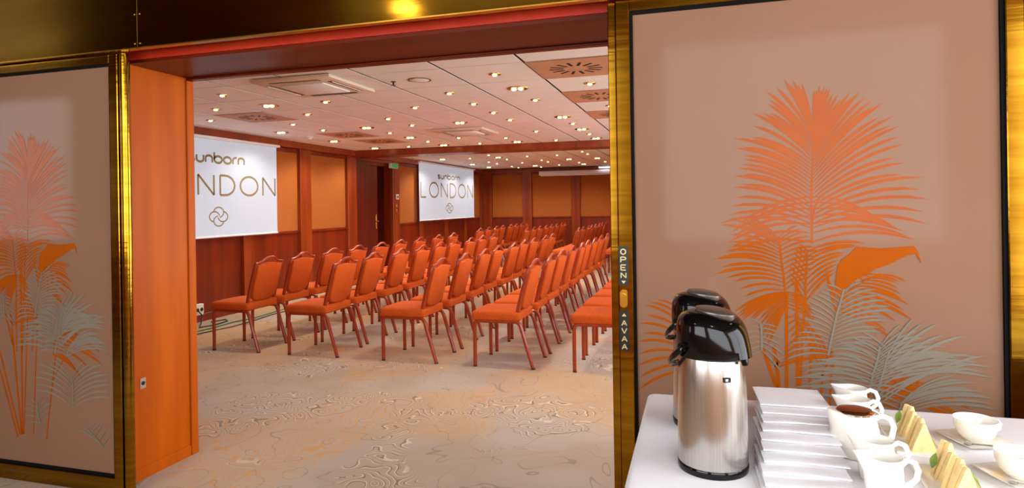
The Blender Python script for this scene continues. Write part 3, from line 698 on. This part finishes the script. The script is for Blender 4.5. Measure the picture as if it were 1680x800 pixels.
# ------------------------------------------------------------ banquet chairs
def make_chair():
    """front feet at x=0, seat faces -x"""
    root = empty('banquet_chair')
    W = .225
    st = MB()
    # crowned seat cushion
    bm = bmesh.new(); bmesh.ops.create_cube(bm, size=1)
    for v in bm.verts: v.co = Vector(((-.03 if v.co.x < 0 else .425), v.co.y * .475, (.414 if v.co.z < 0 else .496)))
    bmesh.ops.bevel(bm, geom=bm.edges[:], offset=.026, segments=3, profile=.55, affect='EDGES')
    bmesh.ops.subdivide_edges(bm, edges=[e for e in bm.edges if e.calc_length() > .2], cuts=3, use_grid_fill=True)
    for v in bm.verts:
        if v.co.z > .48: v.co.z += .018 * max(0, 1 - ((v.co.x - .2) / .26) ** 2) * max(0, 1 - (v.co.y / .25) ** 2)
    st.frombm(bm, None, True); st.build('seat', 'chair_fabric', root, ang=60)
    pp = MB(); pts = [(-.024, -.23, .43), (.42, -.23, .43), (.42, .23, .43), (-.024, .23, .424)]
    for a in range(4): pp.tube([pts[a], pts[(a + 1) % 4]], .007, 6)
    pp.build('seat_piping', 'chair_fabric', root)
    for s in (-1, 1):
        y = s * W
        MB().tube([(0, y, 0.002), (0, y, .2), (0, y, .36), (.004, y, .392), (.018, y, .408), (.045, y, .414)], [.0165, .0175, .018, .018, .018, .017], 8).build('leg', 'chair_frame', root)
        MB().tube([(.36, y, .414), (.398, y, .41), (.418, y, .395), (.432, y, .365), (.487, y, .18), (.54, y, 0.002)], [.017, .018, .018, .018, .0175, .0165], 8).build('leg', 'chair_frame', root)
        for x in (0, .54): MB().lathe([(.018, 0), (.018, .012), (.016, .014)], 8).build('glide', 'glide', root, (x, y, 0))
        # reclined back post with rounded end
        MB().tube([(.385, s * .205, .412), (.4, s * .205, .5), (.44, s * .207, .66), (.49, s * .21, .83), (.512, s * .21, .892), (.515, s * .21, .903)], [.019, .019, .0185, .018, .017, .009], 8, sx=.85, flat=(1, 0, 0)).build('back_post', 'chair_frame', root)
    fr = MB()
    for s in (-1, 1): fr.tube([(.04, s * W, .412), (.37, s * W, .412)], .0165, 8)
    fr.tube([(.03, -W, .417), (.03, W, .417)], .011, 8); fr.tube([(.37, -W, .417), (.37, W, .417)], .011, 8)
    fr.build('seat_frame', 'chair_frame', root)
    # back cushion: shield outline following the recline
    def bx(z): return .386 + (z - .43) * .27
    top = [(-.185, .872), (-.12, .876), (-.06, .888), (0, .893), (.06, .888), (.12, .876), (.185, .872)]
    bot = [(.185, .60), (.17, .545), (.12, .51), (.0, .497), (-.12, .51), (-.17, .545), (-.185, .60)]
    out = top + [(.187, .8), (.187, .7)] + bot + [(-.187, .7), (-.187, .8)]
    n = len(out); vs = []; fs = []
    lay = [(-.034, .82), (-.03, .93), (-.018, 1), (.012, 1), (.024, .94), (.028, .8)]
    cz = .69
    for d, k in lay:
        for y, z in out: yy, zz = y * (1 - (1 - k) * .35), cz + (z - cz) * (1 - (1 - k) * .35); vs.append((bx(zz) + d, yy, zz))
    for q in range(len(lay) - 1):
        for i in range(n): fs.append((q * n + i, q * n + (i + 1) % n, (q + 1) * n + (i + 1) % n, (q + 1) * n + i))
    vs += [(bx(cz) - .04, 0, cz), (bx(cz) + .031, 0, cz)]; a, b = len(vs) - 2, len(vs) - 1; e = (len(lay) - 1) * n
    for i in range(n): fs += [(a, (i + 1) % n, i), (b, e + i, e + (i + 1) % n)]
    MB().add(vs, fs, True).build('backrest', 'chair_fabric', root, ang=70)
    # crest rail with a raised grip, and the curved lower rail
    cr = [(-.21, .893), (-.16, .897), (-.115, .908), (-.08, .93), (-.04, .944), (0, .947), (.04, .944), (.08, .93), (.115, .908), (.16, .897), (.21, .893)]
    MB().tube([(bx(z) + .002, y, z) for y, z in cr], [.013, .013, .014, .015, .016, .016, .016, .015, .014, .013, .013], 8, sx=.8, flat=(1, 0, 0)).build('crest_rail', 'chair_frame', root)
    MB().tube([(.385, -.2, .47), (.392, -.12, .452), (.394, 0, .447), (.392, .12, .452), (.385, .2, .47)], .012, 8).build('back_rail', 'chair_frame', root)
    return root
chair = make_chair(); used = False
def put(x, y, rz, label, grp):
    global used
    o = copy_tree(chair) if used else chair; used = True
    o.location = (x, y, 0); o.rotation_euler = (0, 0, rz); tag(o, label, 'chair', grp)
rng = random.Random(3)
near = [(-4.8, 9), (-3.9, 9), (-2.865, 9), (-1.945, 9), (-1.036, 8)]
for r, (fx, n) in enumerate(near):
    for q in range(n):
        y = 5.585 + .6 * q + (rng.uniform(-.025, .025) if q else 0); 
        if r == 0 and q > 5: y += .12 * (q - 5)
        put(fx + (rng.uniform(-.02, .02) if q else 0), y, rng.uniform(-.03, .03) if q else 0, 'orange banquet chair, near block, %s row from the screen wall, %s seat from doorway' % (ORD[r], ORD[q]), 'chairs of the near block')
for r, fx in enumerate((-5.05, -3.98, -2.88, -1.82)):
    for q in range(8):
        put(fx + rng.uniform(-.02, .02), 12.95 + .57 * q + rng.uniform(-.03, .03), rng.uniform(-.03, .03), 'orange banquet chair, far block, %s row from the screen wall, %s seat from doorway' % (ORD[r], ORD[q]), 'chairs of the far block')

# ------------------------------------------------------------ buffet table
TZ = .83; TX0, TX1, TY0, TY1 = -.163, 1.75, 1.25, 2.1
tb = empty('buffet_table', ((TX0 + TX1) / 2, (TY0 + TY1) / 2, 0)); tag(tb, 'buffet table hidden under the white cloth in the right foreground', 'table')
hx, hy = (TX1 - TX0) / 2 - .006, (TY1 - TY0) / 2 - .006
box('tabletop', (-hx, -hy, TZ - .032), (hx, hy, TZ - .003), 'pilaster_wood', tb, .004)
for sx in (-1, 1):
    for sy in (-1, 1): MB().tube([(sx * (hx - .08), sy * (hy - .08), 0), (sx * (hx - .08), sy * (hy - .08), TZ - .032)], .02, 10).build('leg', 'chrome', tb)
def cloth():
    mb = MB(); cx, cy = (TX0 + TX1) / 2, (TY0 + TY1) / 2; per = []
    rr = .03; W2, H2 = (TX1 - TX0) / 2, (TY1 - TY0) / 2
    def outline(off):
        pts = []
        w, h = W2 + off, H2 + off; r = rr + off
        def seg(a, b, n): return [(a[0] + (b[0] - a[0]) * i / n, a[1] + (b[1] - a[1]) * i / n) for i in range(n)]
        for (qx, qy, a0, e0, e1, n) in ((1, 1, 0, None, None, 50), (-1, 1, 90, None, None, 24), (-1, -1, 180, None, None, 50), (1, -1, 270, None, None, 24)):
            c = (qx * (w - r), qy * (h - r)); A = [(c[0] + r * math.cos(R_(a0 + 15 * i)), c[1] + r * math.sin(R_(a0 + 15 * i))) for i in range(7)]
            pts += A
            nxt = {(1, 1): (-w + r, h), (-1, 1): (-w, -h + r), (-1, -1): (w - r, -h), (1, -1): (w, h - r)}[(qx, qy)]
            pts += seg(A[-1], nxt, n)[1:]
        return pts
    base = outline(0); N = len(base)
    rings = [(-.012, 0, 0), (-.004, -.0015, 0), (0, -.006, 0), (.002, -.014, 0), (.004, -.08, .25), (.008, -.25, .7), (.012, -.45, .9), (.016, -.68, 1.), (.018, -.76, 1.)]
    vs = []
    for off, dz, rip in rings:
        o = outline(max(off, -.02))
        for i, p in enumerate(o):
            f = rip * (.014 * math.sin(i * .62) + .008 * math.sin(i * 1.37 + 1)); q = Vector(p); L = q.length
            d = Vector((p[0] / W2 if abs(p[0]) > W2 - .05 else 0, p[1] / H2 if abs(p[1]) > H2 - .05 else 0)); d = d.normalized() if d.length else Vector((0, 0))
            vs.append((p[0] + d.x * (f + .01 * rip), p[1] + d.y * (f + .01 * rip), TZ + dz))
    fs = [tuple(range(N))]
    for q in range(len(rings) - 1):
        for i in range(N): fs.append((q * N + i, q * N + (i + 1) % N, (q + 1) * N + (i + 1) % N, (q + 1) * N + i))
    mb.add(vs, fs, True); return mb.build('tablecloth', 'tablecloth', None, (cx, cy, 0))
tag(cloth(), 'white cloth draped over the buffet table', 'tablecloth')

RV = Vector((.959, .2824, 0)); CV = Vector((.2824, -.959, 0))   # towards the right / towards the viewer along the table
def airpot(loc, label, rz):
    root = empty('airpot', loc, rz); tag(root, label, 'airpot', 'steel airpots')   # spout along local +x
    MB().lathe([(.070, 0), (.0785, .001), (.080, .006), (.080, .016), (.0785, .018)], 40).build('base_ring', 'black_plastic', root)
    b = MB().lathe([(.078, .0175), (.0785, .02), (.0785, .1), (.0765, .2), (.0735, .262), (.072, .268)], 48).build('body', 'brushed_steel', root)
    def warp(p):
        r = math.hypot(p.x, p.y); c = p.x / r if r > 1e-6 else 0; z = p.z
        k = max(0, c) ** 3
        bulge = .021 * k * max(0, 1 - (z - .262) / .085) * min(1, max(0, (z - .262) / .004))
        dz = -.016 * max(0, c) * (max(0, z - .32) / .05) * (r / .07)
        f = (r + bulge) / r if r > 1e-6 else 1
        return Vector((p.x * f, p.y * f * (1 - .12 * k), z + dz))
    cap = MB().lathe([(.071, .262), (.0765, .264), (.0775, .27), (.079, .29), (.079, .315), (.0775, .335), (.073, .35), (.064, .36), (.045, .366), (.02, .3685), (.002, .369)], 48, warp=warp).build('cap', 'black_plastic', root, ang=60)
    # push lever: rounded wedge lying on the sloping top
    m = Matrix.Translation((.012, 0, .3635)) @ Matrix.Rotation(R_(9), 4, 'Y')
    bm = bmesh.new(); bmesh.ops.create_uvsphere(bm, u_segments=24, v_segments=12, radius=1)
    for v in bm.verts:
        x = v.co.x; v.co = Vector((x * .05, v.co.y * (.036 - .006 * x), (abs(v.co.z) ** .6 * (1 if v.co.z > 0 else -1)) * (.010 + .004 * x)))
    MB().frombm(bm, m, True).build('push_lever', 'lever_grey', root)
    MB().box((.052, -.022, .337), (.066, .022, .3475), .004, 2).build('lever_front', 'black_plastic', root)
    # spout under the beak
    MB().tube([(.084, 0, .27), (.087, 0, .262), (.087, 0, .254)], [.009, .008, .007], 12).build('spout', 'black_plastic', root)
    # carrying handle hanging at the back
    for s in (-1, 1): MB().tube([(-.02, s * .079, .288), (-.02, s * .085, .288)], .011, 12).build('pivot', 'black_plastic', root)
    pts = [(-.02, -.084, .288)]
    for i in range(13):
        t = math.pi * i / 12; pts.append((-.02 - .074 * math.sin(t), -.086 * math.cos(t), .285 - .058 * math.sin(t)))
    pts.append((-.02, .084, .288))
    MB().tube(pts, .0075, 8, sx=.6, flat=(0, 0, 1)).build('carry_handle', 'black_plastic', root)
    # small black badge with a light mark on the front
    a0 = R_(-30)
    bd = MB(); mm = Matrix.Rotation(a0, 4, 'Z')
    bd.box((.0775, -.0085, .218), (.0785, .0085, .229), .001, mtx=mm); bo = bd.build('badge', 'black_label', root)
    MB().box((.0786, -.004, .221), (.0789, .002, .226), mtx=mm).build('badge_mark', 'plastic_white', bo)
    return root
airpot((.026, 1.546, TZ), 'steel airpot with black pump lid, nearest the viewer', R_(-36))
airpot((.004, 1.845, TZ), 'steel airpot with black pump lid, half hidden behind the nearer one', R_(-36))

# ------------------------------------------------------------ napkins, stepped pile
def napkin_mesh(seed):
    # cloth folded over itself: rounded fold towards the viewer, soft uneven top
    rg = random.Random(seed); mb = MB(); w, d, t = .178, .175, .005; nx = 10
    prof = [(d / 2, .0003), (-d / 2 + .012, .0003)] + [(-d / 2 + .005 - .005 * math.sin(R_(a)), t / 2 - t / 2 * math.cos(R_(a))) for a in range(20, 180, 20)] + [(-d / 2 + .02, t), (-d / 4, t * .92), (0, t * .75), (d / 4, t * .6), (d / 2, t * .5)]
    n = len(prof); vs = []; ph = rg.uniform(0, 6)
    for i in range(nx + 1):
        u = i / nx - .5; k = 1 - .25 * (abs(u) * 2) ** 6
        dy = .0022 * math.sin(ph + 5 * u) + rg.uniform(-.0006, .0006); lift = .0012 * math.sin(ph * 2 + 7 * u)
        for y, z in prof: vs.append((u * w, y + dy, z * k + (max(0, lift) if z > t * .3 else 0)))
    fs = [(i * n + a, i * n + (a + 1) % n, (i + 1) * n + (a + 1) % n, (i + 1) * n + a) for i in range(nx) for a in range(n)]
    fs += [tuple(range(n)), tuple(range(nx * n, nx * n + n))]
    return mb.add(vs, fs, True)
NK = 11
proto_n = None
for k in range(NK):
    y = 1.34 + .05 * k + .085; z = TZ + .0005 + .0063 * k
    x = .205 + .004 * k
    o = napkin_mesh(k).build('napkin', 'linen')
    o.location = (x + rng.uniform(-.003, .003), y, z); o.rotation_euler = (0, 0, R_(2) + rng.uniform(-.012, .012))
    tag(o, 'folded white napkin, %s from the top of the pile' % ORD[NK - 1 - k] if k < NK - 1 else 'folded white napkin on top of the pile', 'napkin', 'pile of white napkins')

# ------------------------------------------------------------ porcelain
def pour_warp(top, pull):
    def f(p):
        r = math.hypot(p.x, p.y)
        if r < 1e-6: return p
        c = -p.x / r; k = max(0, c) ** 4 * max(0, (p.z / top - .55) / .45)
        return Vector((p.x - pull * k, p.y * (1 - .35 * k), p.z + pull * .35 * k))
    return f
def creamer(loc, label, s=1.):
    root = empty('milk_jug', loc, .15); tag(root, label, 'jug', 'white porcelain jugs')
    h = .088 * s; w = pour_warp(h, .024)
    prof = [(.024, .0), (.031, .001), (.034, .004), (.036, .03), (.0365, .055), (.035, .078), (.0365, .088), (.0345, .0885), (.033, .078), (.0335, .04), (.031, .012), (.002, .01)]
    MB().lathe([(r * s, z * s) for r, z in prof], 36, warp=w).build('body', 'porcelain', root, ang=70)
    pts = [(.034, 0, .076), (.046, 0, .082), (.06, 0, .076), (.067, 0, .06), (.063, 0, .042), (.05, 0, .03), (.034, 0, .028)]
    MB().tube([tuple(c * s for c in p) for p in pts], .0058 * s, 10).build('handle', 'porcelain', root)
creamer((.415, 1.985, TZ), 'white porcelain milk jug farthest from the viewer')
creamer((.397, 1.875, TZ), 'white porcelain milk jug directly behind the teapot')
creamer((.372, 1.567, TZ), 'white porcelain milk jug in front of the teapot')
creamer((.362, 1.468, TZ), 'white porcelain milk jug nearest the viewer, cut by the picture edge')
tp = empty('teapot', (.362, 1.715, TZ), .15); tag(tp, 'white porcelain teapot with brown metal lid', 'teapot')
MB().lathe([(.045, 0), (.054, .001), (.0575, .006), (.057, .03), (.052, .065), (.0455, .093), (.041, .1), (.038, .1)], 40, warp=pour_warp(.1, .022)).build('body', 'porcelain', tp, ang=70)
ld = MB().lathe([(.040, .1), (.0405, .104), (.037, .108), (.02, .111), (.002, .1115)], 36).build('lid', 'teapot_lid', tp)
MB().lathe([(.0395, .0995), (.042, .1), (.042, .1035), (.0395, .104)], 36).build('lid_rim', 'chrome', tp)
MB().tube([(.038, 0, .105), (.05, 0, .1), (.058, 0, .092)], .0035, 8).build('lid_hinge', 'chrome', tp)
MB().tube([(.044, 0, .086), (.062, 0, .093), (.08, 0, .086), (.089, 0, .066), (.084, 0, .042), (.068, 0, .026), (.05, 0, .022)], .0068, 10).build('handle', 'porcelain', tp)

def cup_and_saucer(loc, which):
    x, y, _ = loc
    s = empty('saucer', loc, R_(20)); tag(s, 'white square saucer under the %s tea cup' % which, 'saucer', 'square saucers')
    # soft square dish
    def sq(p):
        r = math.hypot(p.x, p.y)
        if r < .03: return p
        a = math.atan2(p.y, p.x); k = 1 / max(abs(math.cos(a)), abs(math.sin(a))); k = 1 + (k - 1) * .75 * min(1, (r - .03) / .03)
        return Vector((p.x * k, p.y * k, p.z))
    MB().lathe([(.03, 0), (.036, .0015), (.05, .004), (.066, .0105), (.0675, .012), (.065, .0122), (.05, .0068), (.034, .0048), (.002, .0045)], 48, warp=sq).build('dish', 'porcelain', s, ang=70)
    c = empty('tea_cup', (x, y, TZ + .0049), R_(20)); tag(c, 'wide white porcelain tea cup, %s one' % which, 'cup', 'tea cups')
    K = .9
    MB().lathe([(r * K, z * K) for r, z in [(.022, 0), (.024, .001), (.025, .004), (.034, .008), (.045, .022), (.0515, .042), (.0545, .062), (.0535, .0625), (.050, .044), (.042, .023), (.03, .0115), (.002, .010)]], 44).build('bowl', 'porcelain', c, ang=70)
    MB().tube([(a * K, 0, b * K) for a, b in [(.052, .052), (.066, .055), (.074, .044), (.07, .03), (.052, .024), (.046, .024)]], .0042, 8).build('handle', 'porcelain', c)
    t = empty('teaspoon', (x, y, TZ + .0125)); tag(t, 'steel teaspoon lying on the saucer of the %s tea cup' % which, 'spoon', 'teaspoons')
    MB().tube([(-.028, -.055, .001), (-.01, -.056, .0015), (.03, -.056, .0015)], [.0022, .002, .0026], 6).build('handle', 'spoon_steel', t)
    MB().lathe([(.002, -.003), (.006, -.0025), (.0085, -.001), (.009, .0003)], 14).build('spoon_bowl', 'spoon_steel', t, (-.036, -.055, .0012))
cup_and_saucer((.668, 1.862, TZ), 'farther')
cup_and_saucer((.672, 1.64, TZ), 'nearer')

# ------------------------------------------------------------ finger sandwiches standing on plates
def sandwich(loc, rz, tilt, label, s=1.):
    root = empty('sandwich_triangle', loc, rz); tag(root, label, 'sandwich', 'triangle sandwiches'); root.rotation_euler = (tilt, 0, rz)
    tri = [(-.029 * s, 0), (.029 * s, 0), (.003 * s, .07 * s), (-.003 * s, .07 * s)]
    for nm, y0, th, m, k in (('bread_slice', .0, .0095, 'bread', 1.), ('filling', -.0095, .004, 'filling', .97), ('bread_slice', -.0135, .0095, 'bread', 1.)):
        MB().prism([(a * k, b * k) for a, b in tri], (0, y0, 0), (1, 0, 0), (0, 0, 1), th).build(nm, m, root)
    return root
def plate(loc, rz, label):
    root = empty('serving_plate', loc, rz); tag(root, label, 'plate', 'sandwich plates')
    MB().box((-.055, -.105, 0), (.055, .105, .004), .0018, 2).build('dish', 'porcelain', root)
    rim = MB(); P = [(-.052, -.102), (.052, -.102), (.052, .102), (-.052, .102)]
    for i in range(4): rim.tube([(*P[i], .0055), (*P[(i + 1) % 4], .0055)], .003, 6)
    rim.build('rim', 'porcelain', root)
plate((.515, 1.83, TZ), R_(-2), 'white oblong plate under the farther sandwiches')
plate((.515, 1.57, TZ), R_(-2), 'white oblong plate under the nearer sandwiches')
for k, (x, y, rz, sc) in enumerate([(.522, 1.908, 30, 1.), (.523, 1.872, 12, .97), (.52, 1.818, 24, .98), (.517, 1.77, 6, 1.)]):
    sandwich((x, y, TZ + .0045), R_(rz), R_(3), 'pale triangular sandwich, farther plate, %s from the back' % ORD[k], sc)
for k, (x, y, rz, sc) in enumerate([(.52, 1.64, 28, 1.03), (.517, 1.6, 12, .92), (.514, 1.555, 25, .98), (.513, 1.505, 8, 1.)]):
    sandwich((x, y, TZ + .0045), R_(rz), R_(3), 'pale triangular sandwich, nearer plate, %s from the back' % ORD[k], sc)
def leaf(loc, rot, label):
    mb = MB(); L = []; n = 8
    pts = [(math.sin(math.pi * i / n) * .0075, -.018 + .036 * i / n) for i in range(n + 1)]
    vs = []; fs = []
    for i, (w, l) in enumerate(pts): vs += [(-w, l, .002 * (w / .0075)), (0, l, 0), (w, l, .002 * (w / .0075)), (0, l, -.0008)]
    for i in range(n):
        a, b = 4 * i, 4 * i + 4
        fs += [(a, a + 1, b + 1, b), (a + 1, a + 2, b + 2, b + 1), (a, b, b + 3, a + 3), (a + 3, b + 3, b + 2, a + 2)]
    o = mb.add(vs, fs, True).build('garnish_leaf', 'leaf_green', None, loc); o.rotation_euler = rot; tag(o, label, 'garnish', 'green garnish leaves')
leaf((.497, 1.868, TZ + .05), (R_(75), R_(10), R_(-30)), 'green garnish leaf on the farther sandwiches')
leaf((.531, 1.488, TZ + .05), (R_(55), R_(0), R_(60)), 'green garnish leaf on top of the nearer sandwiches')
leaf((.494, 1.6, TZ + .04), (R_(75), R_(10), R_(-30)), 'green garnish leaf stuck to the side of nearer sandwiches')
